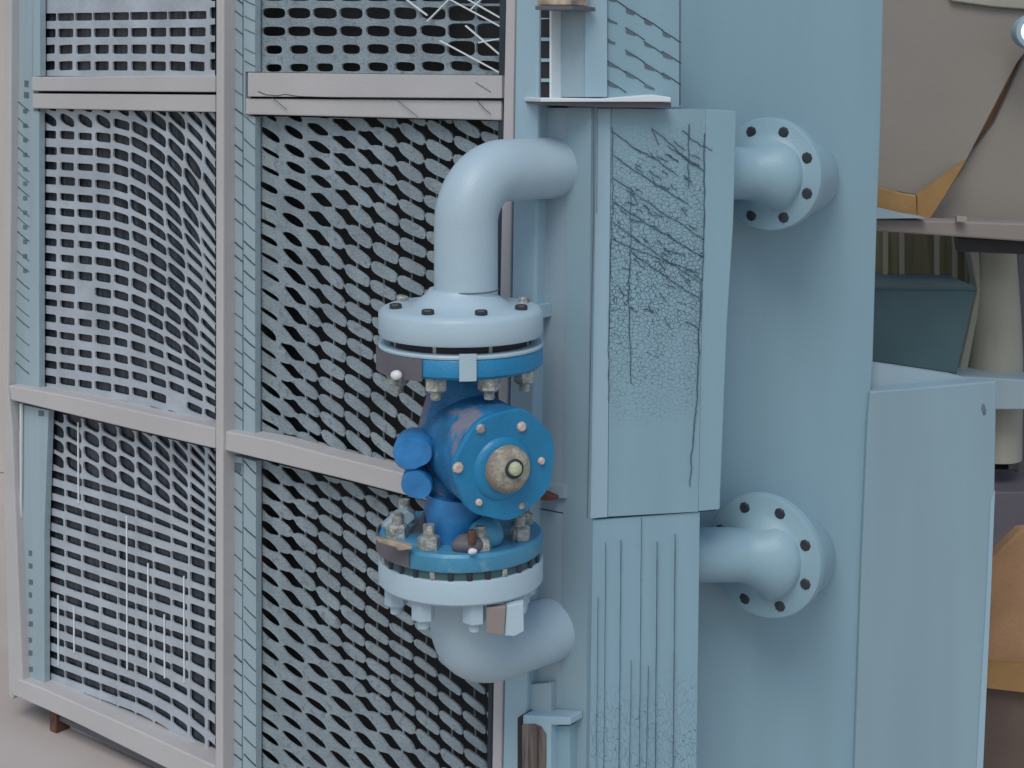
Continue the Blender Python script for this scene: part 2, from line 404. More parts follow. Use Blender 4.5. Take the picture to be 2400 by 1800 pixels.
# light mullion strips in bottom left
b = bmesh.new()
for x, y0, y1 in ((135, 1395, 1560), (172, 1420, 1530), (296, 1210, 1570), (346, 1320, 1590), (384, 1440, 1590), (430, 1350, 1600), (182, 990, 1180)):
    b = bmesh.new(); ribbon(b, L, [(x, y0), (x+1, y1)], 2.4, -.031, .003); OBJ('mullion', b, M['ledge'])
# --- top right
def fTR(i, j):
    x = 612 + i*(58+.6*i); y = 15 + j*43 + (x-612)*.004*(1-j) 
    return x, y-6
def hTR(i, j, x, y):
    r = random.Random(i*3+j*17); g = min(1, (x-600)/500.)
    if x > 1040 and y < 150: return cell_ring(.485, .44, 4)
    if j <= -1: return cell_ring(.48, .33, 4)
    a = .32+.09*g+r.uniform(-.02, .04); bb = .23+.08*g+.05*(2-j)*.5
    if j <= 1: a = .42+.06*r.random()
    return cell_ring(min(a, .48), min(bb, .38), 3.2, sh=.15*g)
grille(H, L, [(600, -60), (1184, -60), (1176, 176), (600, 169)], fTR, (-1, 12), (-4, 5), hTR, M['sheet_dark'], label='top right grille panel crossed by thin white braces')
b = bmesh.new()
for p0, p1 in (((1000, -30), (1186, 70)), ((1045, -30), (1186, 50)), ((1090, 60), (1184, 140)), ((1000, 50), (1070, -20)), ((1100, 25), (1150, -25)), ((1120, 100), (1184, 88)), ((1030, 95), (1184, 178)), ((940, -10), (1000, 36))):
    b = bmesh.new(); ribbon(b, L, [p0, p1], 2.6, -.024+.001*rnd.random(), .005); OBJ('brace', b, M['ledge'])
# --- middle / bottom right, skewed lattice
def fMR(i, j):
    x = 600 + i*58.5 + .35*i*i; t = min(1, max(0, j/16.)); g = (x-600)/560.
    sl = .66+.10*t
    y = 270 + j*42.5 + (x-600)*sl - (x-600)*.10*g*(1-t) + 5*math.sin(i*1.3+j*.5)
    return x+4*math.sin(j*.9), y
def hMR(i, j, x, y):
    r = random.Random(i*19+j*23+5); g = max(0, min(1, (x-600)/440.)); t = max(0, min(1, (y-430)/520.))
    dk = g*(.35+.65*t)
    if x < 650 and r.random() < .55: return cell_ring(.36, .15, 3, sh=-.2)
    a = .37+.12*min(1, dk*3.2)+r.uniform(-.03, .03); bb = .235+.20*dk+r.uniform(-.03, .03)
    p = 2.6-.7*min(1, dk*3)
    m = max(0, min(.97, (dk-.06)/.32)); j_ = 1-m
    return mixed(cell_ring(min(a, .485), min(bb, .42), p, sh=(-.06-.1*(1-t))*j_, cu=.5+r.uniform(-.03, .03)*j_, cv=.5+r.uniform(-.05, .05)*j_), .487-.05*max(0, dk-.6), .345-.20*max(0, dk-.35)+r.uniform(-.015, .015), 3.4, m)
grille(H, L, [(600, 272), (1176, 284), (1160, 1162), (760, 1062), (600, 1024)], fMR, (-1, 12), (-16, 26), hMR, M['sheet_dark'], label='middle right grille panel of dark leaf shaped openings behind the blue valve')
def fBR(i, j):
    x = 600 + i*57; t = max(0, min(1, j/18.))
    return x+3*math.sin(j*.8), 1030+j*41.5+(x-600)*(.70+.06*t)+4*math.sin(i+j*.6)
def hBR(i, j, x, y):
    r = random.Random(i*29+j*3+9); g = max(0, min(1, (x-620)/430.)); t = max(0, 1-abs(y-(1180+(x-600)*.75))/330.)
    dk = .25*g+.75*t*g+.15*t
    a = .42+.07*min(1, dk*3)+r.uniform(-.03, .03); bb = .24+.18*dk+r.uniform(-.03, .03)
    m = max(0, min(.97, (dk-.08)/.36)); j_ = 1-m
    return mixed(cell_ring(min(a, .49), min(bb, .41), 2.0, sh=-.05*j_, cv=.5+r.uniform(-.04, .04)*j_), .487-.05*max(0, dk-.6), .335-.20*max(0, dk-.35)+r.uniform(-.02, .02), 3.4, m)
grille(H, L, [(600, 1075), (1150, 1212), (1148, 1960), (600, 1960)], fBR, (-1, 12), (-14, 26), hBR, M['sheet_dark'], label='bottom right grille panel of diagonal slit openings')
OBJ('edge_trim', prism(L, [(1172, -60), (1186, -60), (1180, 340), (1176, 700), (1160, 1200), (1150, 1960), (1140, 1960), (1150, 1200), (1164, 600)], -.004, .04), M['line'])
# cracks in the beige rail
b = bmesh.new()
for pts, w in (([(604, 214), (622, 222), (650, 224), (668, 221), (700, 226), (860, 230), (1170, 232)], 1.4), ([(636, 228), (655, 243), (672, 257)], .9), ([(930, 235), (955, 255), (980, 275)], .9), ([(1113, 193), (1150, 216)], .9), ([(1118, 236), (1135, 255), (1150, 268)], 1.2)):
    ribbon(b, L, pts, w, .0095, .002)
absorb(RAIL, b, M['line'])
# plinth below the housing
pb = bmesh.new(); prism(L, [(140, 1688), (504, 1850), (504, 1900), (140, 1735)], -.06, .35, pb)
obj('plinth', pb, M['beige'], H)
b = bmesh.new(); prism(L, [(134, 1676), (260, 1732), (504, 1846), (504, 1866), (260, 1750), (134, 1686)], -.02, .05, b); obj('shadow_strip', b, M['mauve'], H)  # dark strip drawing the shadow line under the housing in solid colour

# ================================================================== POST beside housing
T = thing('pipe_post', 'tall pale post between the grille housing and the blue cabinet, passing behind the pipe elbows', 'post', L.pt(1210, 2000))
obj('flange_strip', prism(L, [(1186, -60), (1208, -60), (1196, 700), (1172, 1960), (1150, 1960), (1162, 1200), (1178, 340)], .02, .1), M['pink'], T, bevel=.004)
obj('post_face', prism(L, [(1209, -60), (1266, -60), (1254, 750), (1227, 1960), (1174, 1960), (1198, 750)], .035, .12), M['cab_light'], T, bevel=.006)
obj('joint_collar', rect(L, 1243, 715, 1262, 748, .05, .05), M['cab_light'], T, bevel=.002)
obj('joint_collar', rect(L, 1196, 728, 1216, 756, .05, .05), M['cab_light'], T, bevel=.002)

# ================================================================== CABINET
C = thing('equipment_cabinet', 'large pale blue painted steel cabinet with flaking front panel and two flanged pipes', 'cabinet', K + V((.3, .3, -2)))
cob = lambda n, bm, m, **k: obj(n, bm, m, C, **k)
# side face pieces (same plane as the housing)
cob('side_panel', prism(L, [(1268, 252), (1386, 252), (1372, 1214), (1262, 1190)], .0, .4), M['cab_grey'], bevel=.002)
cob('side_panel', prism(L, [(1262, 1193), (1372, 1217), (1366, 1960), (1228, 1960)], .0, .4), M['cab_grey'], bevel=.002)
cob('corner_post', prism(L, [(1330, 252), (1386, 252), (1372, 1960), (1312, 1960)], .004, .1), M['cab_green'])
b = bmesh.new(); ribbon(b, L, [(1390, 252), (1391, 500), (1384, 800), (1376, 1214)], 2, .008); ribbon(b, L, [(1400, 252), (1398, 500)], 1.2, .008)
CSEAM = b
# top side: louvre slot, plain panel
cob('side_panel', prism(L, [(1292, -60), (1372, -60), (1372, 228), (1292, 228)], .0, .3), M['cab_grey'], bevel=.002, label='grey upper side panel beside the dark louvre slot')
cob('slot_frame', prism(L, [(1265, -60), (1268, -60), (1268, 236), (1265, 236)], .01, .05), M['ledge'])
cob('louvre_slot', prism(L, [(1268, 8), (1289, 8), (1289, 236), (1268, 236)], .030, .03), M['dark'])
for y in (42, 88, 137, 184):
    cob('louvre_bar', rect(L, 1268, y, 1289, y+(3 if y == 42 else 8), .034, .02), M['cab_light'])
cob('slot_frame', rect(L, 1288, 20, 1292.5, 236, .036, .04), M['ledge'])
cob('front_panel', prism(R, [(1372, -60), (1424, -60), (1424, 228), (1372, 228)], .006, .2), M['cab_light'], bevel=.002)
vp = cob('vent_panel', prism(R, [(1424, -60), (1592, -60), (1592, 250), (1424, 250)], -.006, .2), M['cab'], label='slotted panel above the white ledge')
b = bmesh.new(); vb = bmesh.new()
for r0 in range(5):
    y0 = -8+r0*50
    for c0 in range(4):
        x = 1425+c0*43; y = y0+c0*27 + rnd.uniform(-3, 3)
        if y > 212: continue
        w = rnd.uniform(17, 25); hh = rnd.uniform(7, 11)
        obj('vent_slot', prism(R, [(x, y), (x+w*.5, y+6), (x+w, y+w*.52), (x+w, y+hh+w*.3), (x+w*.4, y+hh+3), (x, y+hh)], -.004, .004), M['softline'], vp)
        if rnd.random() < .8: ribbon(vb, R, [(x-2, y-2), (x+20, y+11), (x+43, y+27)], 1.3, -.004, .002)
absorb(vp, vb, M['line'])
cob('ledge', prism(R, [(1268, 229), (1420, 231), (1530, 222), (1573, 228), (1573, 239), (1268, 239)], .05, .16), M['ledge'], bevel=.002)
cob('ledge_dark_strip', prism(R, [(1268, 240), (1573, 240), (1573, 252), (1420, 252), (1290, 247), (1268, 244)], .038, .14), M['mauve'])  # dark strip set just below the white ledge
bx = thing('timber_block', 'small stained timber block lodged at the top edge above the louvre slot', 'block', L.pt(1300, 20))
obj('block_body', rect(L, 1259, -60, 1336, 12, .09, .07), M['grime'], bx, bevel=.002); obj('base_plate', rect(L, 1254, 13, 1341, 23, .095, .09), M['mauve'], bx, bevel=.001)
# big setback front
SB = -.30
cob('main_panel', prism(R, [(1580, -60), (2072, -60), (2064, 300), (2056, 500), (2046, 850), (2036, 985), (2018, 1300), (2002, 1800), (1998, 1960), (1560, 1960)], SB, .5), M['cab'], bevel=.003)
cob('panel_seam', rect(R, 1592.5, -60, 1595, 252, SB+.004, .006), M['softline'])
# raised flaking panel
UPZ = R.pt(1550, 640).z
M['flake'] = cracked('flaking_blue_paint', CABC, UPZ-WL[C.name].z, .36, (95, 95, 110))
M['flake2'] = cracked('streaked_blue_paint', (.27, .43, .52), R.pt(1500, 1760).z-WL[C.name].z, .20, (120, 120, 45), .035)
cs_ = cob('corner_strip', prism(R, [(1387, 254), (1432, 254), (1424, 1212), (1374, 1216)], .0, .28), M['cab_light'], bevel=.002)
absorb(cs_, CSEAM, M['softline'])
fp = cob('front_panel', prism(R, [(1433, 254), (1654, 256), (1636, 1199), (1425, 1211)], -.001, .28), M['flake'], label='upper front panel of crazed and flaking paint')
cob('edge_strip', prism(R, [(1655, 256), (1726, 260), (1719, 520), (1704, 760), (1687, 1194), (1637, 1199)], .0, .28), M['cab'], bevel=.002)
b = bmesh.new()
def jag(pts, w, seg=6, jx=2.):
    out = []
    for (x0, y0), (x1, y1) in zip(pts, pts[1:]):
        for k in range(seg):
            t = k/seg; out.append((x0+(x1-x0)*t+rnd.uniform(-jx, jx), y0+(y1-y0)*t+rnd.uniform(-2.5, 2.5)))
    out.append(pts[-1]); 
    for q0, q1 in zip(out, out[1:]): ribbon(b, R, [q0, q1], w*rnd.uniform(.4, 1.1), .0025, .003)
jag([(1652, 312), (1650, 560), (1642, 720), (1632, 960), (1625, 1010), (1618, 1140)], 2.2, 9)
jag([(1615, 290), (1614, 440)], 2, 6)
jag([(1480, 440), (1478, 580), (1474, 700), (1480, 900)], 1.4, 8)
jag([(1435, 300), (1437, 460), (1428, 700), (1426, 940)], .9, 8)
for (x0, y0, x1, y1, w) in ((1437, 310, 1535, 372, 2), (1437, 362, 1600, 470, 2), (1437, 415, 1650, 560, 1.3), (1437, 470, 1648, 600, 1.8), (1437, 520, 1640, 660, 1), (1480, 590, 1640, 697, 1.8), (1530, 300, 1652, 400, 1.6), (1600, 308, 1670, 352, 1.5), (1565, 340, 1650, 400, 1.5), (1525, 360, 1590, 410, 2), (1528, 300, 1545, 340, 2.2), (1437, 560, 1640, 640, 1)):
    jag([(x0, y0), ((x0+x1)/2, (y0+y1)/2+4), (x1, y1)], w*.5, 5)
for _ in range(60):
    x = rnd.uniform(1450, 1630); y = rnd.uniform(330, 760); jag([(x, y), (x+rnd.uniform(10, 34), y+rnd.uniform(4, 26))], rnd.uniform(.5, 1.1), 3)
absorb(fp, b, M['crack'])
# lower front panel
lp = cob('front_panel', prism(R, [(1375, 1220), (1640, 1200), (1630, 1960), (1370, 1960)], -.006, .28), M['flake2'], label='lower front panel with long vertical splits')
b = bmesh.new()
for x, y0, y1, w in ((1420, 1270, 1960, .7), (1456, 1265, 1960, 1.6), (1504, 1212, 1900, .8), (1541, 1272, 1960, 2), (1583, 1250, 1960, 1.8), (1402, 1400, 1960, .6), (1480, 1550, 1900, .8), (1520, 1560, 1900, .8)):
    jag([(x, y0), (x-3, (y0+y1)/2), (x-6, y1)], w*.8, 9, .5)
absorb(lp, b, M['crack'])
cob('shadow_gap', prism(R, [(1380, 1216), (1680, 1196), (1636, 1200.5), (1380, 1221)], -.02, .2), M['line'])
# right hand door
cob('door', prism(R, [(2040, 918), (2336, 893), (2331, 1200), (2321, 1400), (2303, 1800), (2296, 1960), (1999, 1960), (2004, 1780), (2020, 1310), (2034, 985)], SB+.012, .05), M['cab_green'], bevel=.004)
cob('door_edge', prism(R, [(2322, 1180), (2332, 1150), (2322, 1400), (2304, 1800), (2298, 1960), (2282, 1960), (2290, 1780), (2312, 1400)], SB+.016, .02), M['cab_light'])
dm = bmesh.new(); blob(dm, R.pt(2305, 961, SB+.012), (.006, .003, .014), .3, 2, 4); cob('dent', dm, M['softline'], smooth=True)
cob('door_head', prism(R, [(2040, 850), (2240, 880), (2300, 895), (2040, 914)], SB-.04, .04), M['cab_grey'])
# small box bottom centre
B = thing('sight_glass_box', 'small pale box with brown window at the foot of the post', 'control box', L.pt(1270, 1800, .05))
obj('box_shell', prism(L, [(1224, 1676), (1336, 1682), (1336, 1700), (1290, 1700), (1290, 1960), (1222, 1960)], .055, .05), M['cab_light'], B, bevel=.003)
obj('side_edge', prism(L, [(1213, 1682), (1222, 1676), (1222, 1960), (1213, 1960)], .06, .06), M['dark'], B)
obj('window', prism(L, [(1223, 1698), (1252, 1697), (1268, 1704), (1279, 1722), (1279, 1780), (1274, 1960), (1223, 1960)], .058, .01), M['window_brown'], B)
obj('window_bar', prism(L, [(1252, 1700), (1258, 1702), (1258, 1960), (1252, 1960)], .062, .004), M['brown'], B)
obj('recess_panel', rect(L, 1292, 1702, 1336, 1960, .03, .03), M['teal'] if 0 else M['cab'], B)
obj('top_panel', prism(L, [(1228, 1606), (1292, 1600), (1292, 1674), (1228, 1674)], .02, .02), M['cab_grey'], B)

# ================================================================== FLANGED PIPES ON THE CABINET
def nozzle(cx, cy, r_f, r_p, label, wallx, drop):
    r0 = R.pt(cx, cy, SB+.15)
    t = thing('flanged_pipe', label, 'pipe', r0, 'flanged pipes on the blue cabinet')
    n = R.n; dr = R.d
    pts = [R.pt(wallx, cy+drop, SB-.03), R.pt(wallx-6, cy+drop, SB+.05), R.pt(wallx-50, cy+drop*.6, SB+.125), r0, R.pt(cx-70, cy-2, SB+.155), R.pt(cx-140, cy-2, SB+.155), R.pt(cx-230, cy-2, SB+.155)]
    path = spline(pts, 12)
    L3 = 3/6.
    def rad(s):
        if s < L3-.04: return r_f*.72 - .012*s
        if s < L3+.14: 
            k = (s-(L3-.04))/.18; k = k*k*(3-2*k); return r_f*.70*(1-k)+r_p*1.0*k
        return r_p
    obj('pipe', sweep(bmesh.new(), path, rad), M['nozzle'], t, smooth=True)
    ax = (-dr*.74 + n*.67).normalized()
    fl = obj('flange', lathe(bmesh.new(), r0-ax*.012, ax, [(-.008, r_f*.97), (-.005, r_f), (.013, r_f), (.018, r_f*.985), (.020, r_f*.95), (.022, r_f*.74), (.035, r_f*.62), (.06, r_p*1.03)], 72), M['nozzle'], t, smooth=True)
    a_, u, v = frame_of(ax)
    for k in range(8):
        th = 2*math.pi*(k+.5)/8; c = r0-ax*.012 + (u*math.cos(th)+v*math.sin(th))*r_f*.80
        obj('bolt', lathe(bmesh.new(), c, ax, [(.0, .0145), (.021, .0145), (.025, .011)], 8), M['darkbolt'], t)
    return t
nozzle(1802, 408, .138, .064, 'upper pale blue pipe bending out of the cabinet through a bolted round flange', 1874, 6)
nozzle(1790, 1302, .150, .064, 'lower pale blue pipe leaving the cabinet through a bolted round flange', 1858, 0)

# ================================================================== PIPE ELBOWS
YV = -.25
A0 = P(1092, 700, YV); XV = A0.x
def zf(py, dep): return -(py-HY)/F*dep
out_dir = V((.74, .67, 0)).normalized(); UPV = V((0, 0, 1))
def pt_on(z): return V((XV, YV, z))
U = thing('upper_pipe_elbow', 'pale pipe elbow coming from the cabinet down onto the top of the blue valve', 'pipe', pt_on(-.54))
rb = .112; zc = zf(404, 3.25)
path = [pt_on(-.46), pt_on(-.40), pt_on(-.34)] + arc(V((XV, YV, zc-rb))+out_dir*rb, UPV, out_dir, rb)
path += [path[-1]+out_dir*.08, path[-1]+out_dir*.16, path[-1]+out_dir*.23]
obj('pipe', sweep(bmesh.new(), path, .0695), M['pipe'], U, smooth=True)
obj('weld_ring', lathe(bmesh.new(), pt_on(zf(678, 3.25)), (0, 0, 1), [(-.0015, .0695), (-.001, .0712), (.001, .0712), (.0015, .0695)]), M['softline'], U, smooth=True)
CX = P(1080, 780, YV).x
def pc(z): return V((CX, YV, z))
RF = .179
obj('flange', lathe(bmesh.new(), pc(-.54), (0, 0, 1), [(0, RF*.985), (.006, RF), (.047, RF), (.056, RF*.97), (.061, RF*.91), (.063, RF*.60), (.074, .094), (.086, .078), (.095, .0705), (.098, .0695)], 96), M['pipe'], U, smooth=True)
def hexbolt(parent, c, r, h, m, name='bolt', up=1, stud=True, rot=0.):
    b = lathe(bmesh.new(), c, (0, 0, up), [(0, r*.97), (.002, r), (h-.003, r), (h, r*.86)], 6, ph=rot)
    if stud: lathe(b, c, (0, 0, up), [(0, r*.5), (h+.016, r*.5), (h+.018, r*.42)], 16)
    return obj(name, b, m, parent)
for k in range(8):
    a = 2*math.pi*(k+.42)/8; c = pc(-.54+.060)+V((math.cos(a), math.sin(a), 0))*.146
    hexbolt(U, c, .0135, .012, M['darkbolt'] if math.sin(a) < 0 else M['bolt'], stud=False)
Wd = thing('lower_pipe_elbow', 'pale pipe elbow bending from the bottom of the blue valve into the cabinet', 'pipe', pt_on(-1.2))
ztop = zf(1365, 3.07); zbot = zf(1425, 3.07)
obj('flange', lathe(bmesh.new(), pc(zbot), (0, 0, 1), [(0, RF*.97), (.005, RF), (ztop-zbot-.006, RF), (ztop-zbot, RF*.985)], 96), M['pipe'], Wd, smooth=True)
zc2 = -1.250; rb2 = .112
path = [pc(zbot+.002), pc(zbot-.02)]
bend = arc(V((CX, YV, zc2+rb2))+out_dir*rb2, -UPV, out_dir, rb2)
path += bend + [bend[-1]+out_dir*.08, bend[-1]+out_dir*.15, bend[-1]+out_dir*.19, bend[-1]+out_dir*.23]
obj('pipe', sweep(bmesh.new(), path, lambda s: .070+.007*math.exp(-((s-.45)/.2)**2)), M['pipe'], Wd, smooth=True)
for k in range(8):
    a = 2*math.pi*(k+.3)/8; c = pc(zbot)+V((math.cos(a), math.sin(a), 0))*.142
    hexbolt(Wd, c, .025, .045, M['pipe'], up=-1, stud=True, rot=k)
obj('gusset', fprism([(1140, 1424), (1186, 1422), (1181, 1490), (1140, 1486)], YV-.16, .02), M['beam'], Wd, bevel=.002)
obj('gusset', fprism([(1187, 1420), (1227, 1412), (1228, 1480), (1206, 1492), (1183, 1490)], YV-.155, .02), M['pipe'], Wd, bevel=.002)

# ================================================================== BLUE VALVE
VL = thing('blue_valve', 'weathered bright blue flanged valve with a round bolted cover', 'valve', pc(-.85))
vo = lambda n, bm, m, **k: obj(n, bm, m, VL, **k)
zt0, zt1 = zf(893, 3.07), zf(843, 3.07)
vo('gasket', lathe(bmesh.new(), pc(-.5661), (0, 0, 1), [(0, RF*.86), (.026, RF*.86)], 72), M['dark'])
vo('raised_face', lathe(bmesh.new(), pc(zt1-.001), (0, 0, 1), [(0, RF*1.0), (.004, RF*1.003), (.0075, RF*.99)], 96), M['pipe'], smooth=True)
vo('upper_flange', lathe(bmesh.new(), pc(zt0), (0, 0, 1), [(0, RF*.965), (.006, RF), (zt1-zt0-.006, RF), (zt1-zt0-.001, RF*.98)], 96), M['blue'], smooth=True)
# reflection on the left of the upper flange, modelled as a grey plate; pale smear
def arcplate(z0, z1, a0, a1, r, th, n=14):
    b = bmesh.new(); R0 = []
    for k in range(n+1):
        a = math.radians(a0+(a1-a0)*k/n); d = V((math.cos(a), math.sin(a), 0))
        R0.append([b.verts.new(pc(z)+d*rr) for z, rr in ((z0, r), (z1, r), (z1, r+th), (z0, r+th))])
    for p, q in zip(R0, R0[1:]):
        for k in range(4): b.faces.new((p[k], q[k], q[(k+1) % 4], p[(k+1) % 4]))
    b.faces.new(R0[0]); b.faces.new(R0[-1][::-1]); return b
vo('reflection_plate', arcplate(zt0-.004, zt1-.002, 165, 246, RF+.001, .004), M['mauve'], label='grey plate standing for a reflection on the left of the upper flange')
vo('pale_smear', arcplate(zt0, zt1+.012, 271, 282, RF+.002, .004), M['pipe'])
for k in range(8):
    a = 2*math.pi*(k+.5)/8+.06; d = V((math.cos(a), math.sin(a), 0))
    c = pc(zt0)+d*.146
    b = bmesh.new(); lathe(b, c, (0, 0, -1), [(0, .0225), (.002, .024), (.026, .024), (.031, .018)], 6, ph=k*.7); lathe(b, c, (0, 0, -1), [(0, .011), (.047, .011)], 14)
    vo('nut', b, M['bolt'])
    b = bmesh.new(); lathe(b, c, (0, 0, 1), [(0, .009), (.08, .009)], 12); vo('stud', b, M['bolt'])
vo('cap_bolt', blob(bmesh.new(), P(929, 879, YV-.155), (.012, .01, .010), .1, 2, 3), M['white'], smooth=True, label='white bolt head on the grey reflection plate')
# casting: neck, waist, lower neck
vo('casting', lathe(bmesh.new(), pc(-.85), (0, 0, 1), [(-.135, .085), (-.125, .073), (-.07, .066), (-.03, .085), (.03, .10), (.09, .098), (.15, .082), (.19, .070), (.225, .073), (.245, .088)], 64), M['blue_worn'], smooth=True)
# round body toward viewer
ax = V((.44, -.89, -.06)).normalized()
FC = P(1182, 1088, -.43)
def facept(px, py, off=0.):
    r = ray(px, py); t = ((FC+ax*off)-CAM).dot(ax)/r.dot(ax); return CAM+r*t
RB = .112
vo('body', lathe(bmesh.new(), FC-ax*.21, ax, [(0, RB*.80), (.03, RB*.93), (.08, RB*.97), (.17, RB*.98), (.199, RB*.985)], 72), M['blue_worn'], smooth=True)
pts = []
rn = random.Random(5)
a_, u_, v_ = frame_of(ax)
cb = bmesh.new()
def wob(k): return 1+.022*math.cos(7*k+.6)+.012*math.cos(3*k)
rings = []
for h, s in ((-.012, .985), (-.006, 1.02), (.004, 1.02), (.009, 1.0)):
    rings.append([cb.verts.new(FC+ax*h+(u_*math.cos(t)+v_*math.sin(t))*RB*s*wob(t)) for t in [2*math.pi*k/84 for k in range(84)]])
for p, q in zip(rings, rings[1:]):
    for k in range(84): cb.faces.new((p[k], p[(k+1) % 84], q[(k+1) % 84], q[k]))
cb.faces.new(rings[0][::-1]); cb.faces.new(rings[-1])
cover = vo('cover', cb, M['blue'], smooth=True)
obj('cover_boss', lathe(bmesh.new(), facept(1178, 1098, .009), ax, [(0, .066), (.006, .062), (.010, .052)], 48), M['blue'], cover, smooth=True)
hub = vo('hub', lathe(bmesh.new(), facept(1188, 1098, .019), ax, [(-.004, .049), (.012, .048), (.023, .041), (.030, .030)], 40), M['hub'], smooth=True)
obj('hub_ring', lathe(bmesh.new(), facept(1204, 1098, .047), ax, [(0, .021), (.005, .020), (.007, .017)], 32), M['darkbolt'], hub, smooth=True)
obj('button', lathe(bmesh.new(), facept(1206, 1098, .053), ax, [(0, .0145), (.008, .013), (.011, .009)], 28), M['button'], hub, smooth=True)
for x, y, r in ((1073, 1096, .011), (1268, 1080, .0075), (1122, 1177, .007), (1222, 1000, .010), (1222, 1185, .007), (1126, 1005, .010)):
    b = lathe(bmesh.new(), facept(x, y, .009), ax, [(0, r*1.1), (.004, r), (.007, r*.7)], 9, ph=x)
    vo('screw', b, M['screw'] if y not in (1185, 1005) else M['bolt'])
# lugs at left
def lug(x, y, w, h, tilt, seed):
    b = bmesh.new(); c = P(x, y, YV-.08); q = Matrix.Rotation(tilt, 3, 'Y')
    pf = []
    for k in range(28):
        t = 2*math.pi*k/28; pf.append(V((math.copysign(abs(math.cos(t))**.8, math.cos(t))*w, 0, math.copysign(abs(math.sin(t))**.9, math.sin(t))*h*(1.0 if math.cos(t) < .2 else .9))))
    prev = None; rr = []
    for d, s in ((-.055, .9), (-.05, .97), (-.03, 1.), (.03, .98), (.047, .9), (.052, .82)):
        rr.append([b.verts.new(c+q@V((p.x*s, d, p.z*s))) for p in pf])
    for p, q2 in zip(rr, rr[1:]):
        for k in range(28): b.faces.new((p[k], p[(k+1) % 28], q2[(k+1) % 28], q2[k]))
    b.faces.new(rr[0][::-1]); b.faces.new(rr[-1])
    return b
vo('lug', lug(972, 1048, .043, .036, -.15, 1), M['lug'], smooth=True)
vo('lug', lug(981, 1122, .034, .030, .5, 2), M['lug'], smooth=True)
# lower saddle
vo('lower_boss', blob(bmesh.new(), P(1142, 1245, YV-.11), (.036, .03, .034), .12, 3, 8), M['blue_light'], smooth=True)
vo('lower_neck', lathe(bmesh.new(), P(1062, 1236, YV-.06), (.08, 0, 1), [(-.05, .054), (-.03, .05), (.0, .055), (.04, .065), (.07, .06)], 40), M['lug'], smooth=True)
zl0, zl1 = zf(1345, 3.07), zf(1303, 3.07)
vo('lower_flange', lathe(bmesh.new(), pc(zl0), (0, 0, 1), [(0, RF*.985), (.005, RF), (zl1-zl0-.006, RF), (zl1-zl0, RF*.97)], 96), M['blue_light'], smooth=True)
vo('reflection_plate', arcplate(zl0+.004, zl1+.002, 168, 236, RF+.001, .004), M['mauve'], label='grey plate standing for a reflection on the left of the lower flange')  # same grey reflection, put on the lower flange as a thin plate
vo('gasket', lathe(bmesh.new(), pc(ztop+.0005), (0, 0, 1), [(0, RF*.955), (zl0-ztop-.001, RF*.955)], 72), M['teal'])
for k in range(8):
    a = 2*math.pi*(k+.42)/8; d = V((math.cos(a), math.sin(a), 0)); c = pc(zl1-.001)+d*.142
    b = bmesh.new(); lathe(b, c, (0, 0, 1), [(0, .023), (.002, .025), (.024, .024), (.028, .018)], 6, ph=k*1.1); lathe(b, c, (0, 0, 1), [(0, .012), (.05, .012)], 14)
    vo('nut', b, M['bolt'] if k % 8 != 1 else M['rust'])
for k in range(12):
    a = math.radians(200+k*13); d = V((math.cos(a), math.sin(a), 0))
    b = bmesh.new(); lathe(b, pc(ztop+.001)+d*(RF*.96), (0, 0, 1), [(0, .006), (zl0-ztop-.002, .006)], 8)
    vo('gasket_stud', b, M['bolt'] if k % 4 == 0 else M['darkbolt'])
vo('seized_nut', blob(bmesh.new(), P(1100, 1274, YV-.15), (.034, .018, .020), .16, 3, 5), M['mauve'], smooth=True, label='dark seized nut in front of the lower neck')
vo('seized_stud', lathe(bmesh.new(), P(1106, 1262, YV-.165), (0, 0, 1), [(-.01, .009), (.014, .009), (.018, .006)], 9), M['rust'])
vo('grease_blob', blob(bmesh.new(), P(1106, 1292, YV-.185), (.010, .007, .006), .2, 2, 6), M['white'], smooth=True)
# flat stay brackets on the left of the lower flange
def flatbar(px, Y, th, m, name, lab=None):
    b = bmesh.new(); poly_prism(b, [P(x, y, Y) for x, y in px], V((.1, -1, 0)).normalized(), th); return vo(name, b, m, bevel=.004, label=lab)
flatbar([(896, 1234), (925, 1208), (955, 1196), (972, 1208), (974, 1216), (952, 1236), (940, 1256), (958, 1276), (925, 1262)], YV-.04, .035, M['cab_grey'], 'stay_bracket')
flatbar([(880, 1262), (916, 1266), (968, 1282), (965, 1288), (934, 1292), (928, 1284), (886, 1272)], YV-.17, .02, M['grime'], 'stay_plate')
flatbar([(960, 1250), (996, 1205), (1004, 1250), (1006, 1278), (962, 1278)], YV-.02, .03, M['mauve'], 'stay_bracket')
flatbar([(1010, 1002), (1026, 960), (1024, 985), (1006, 1024), (984, 1012)], YV-.04, .04, M['beam'], 'upper_rib')
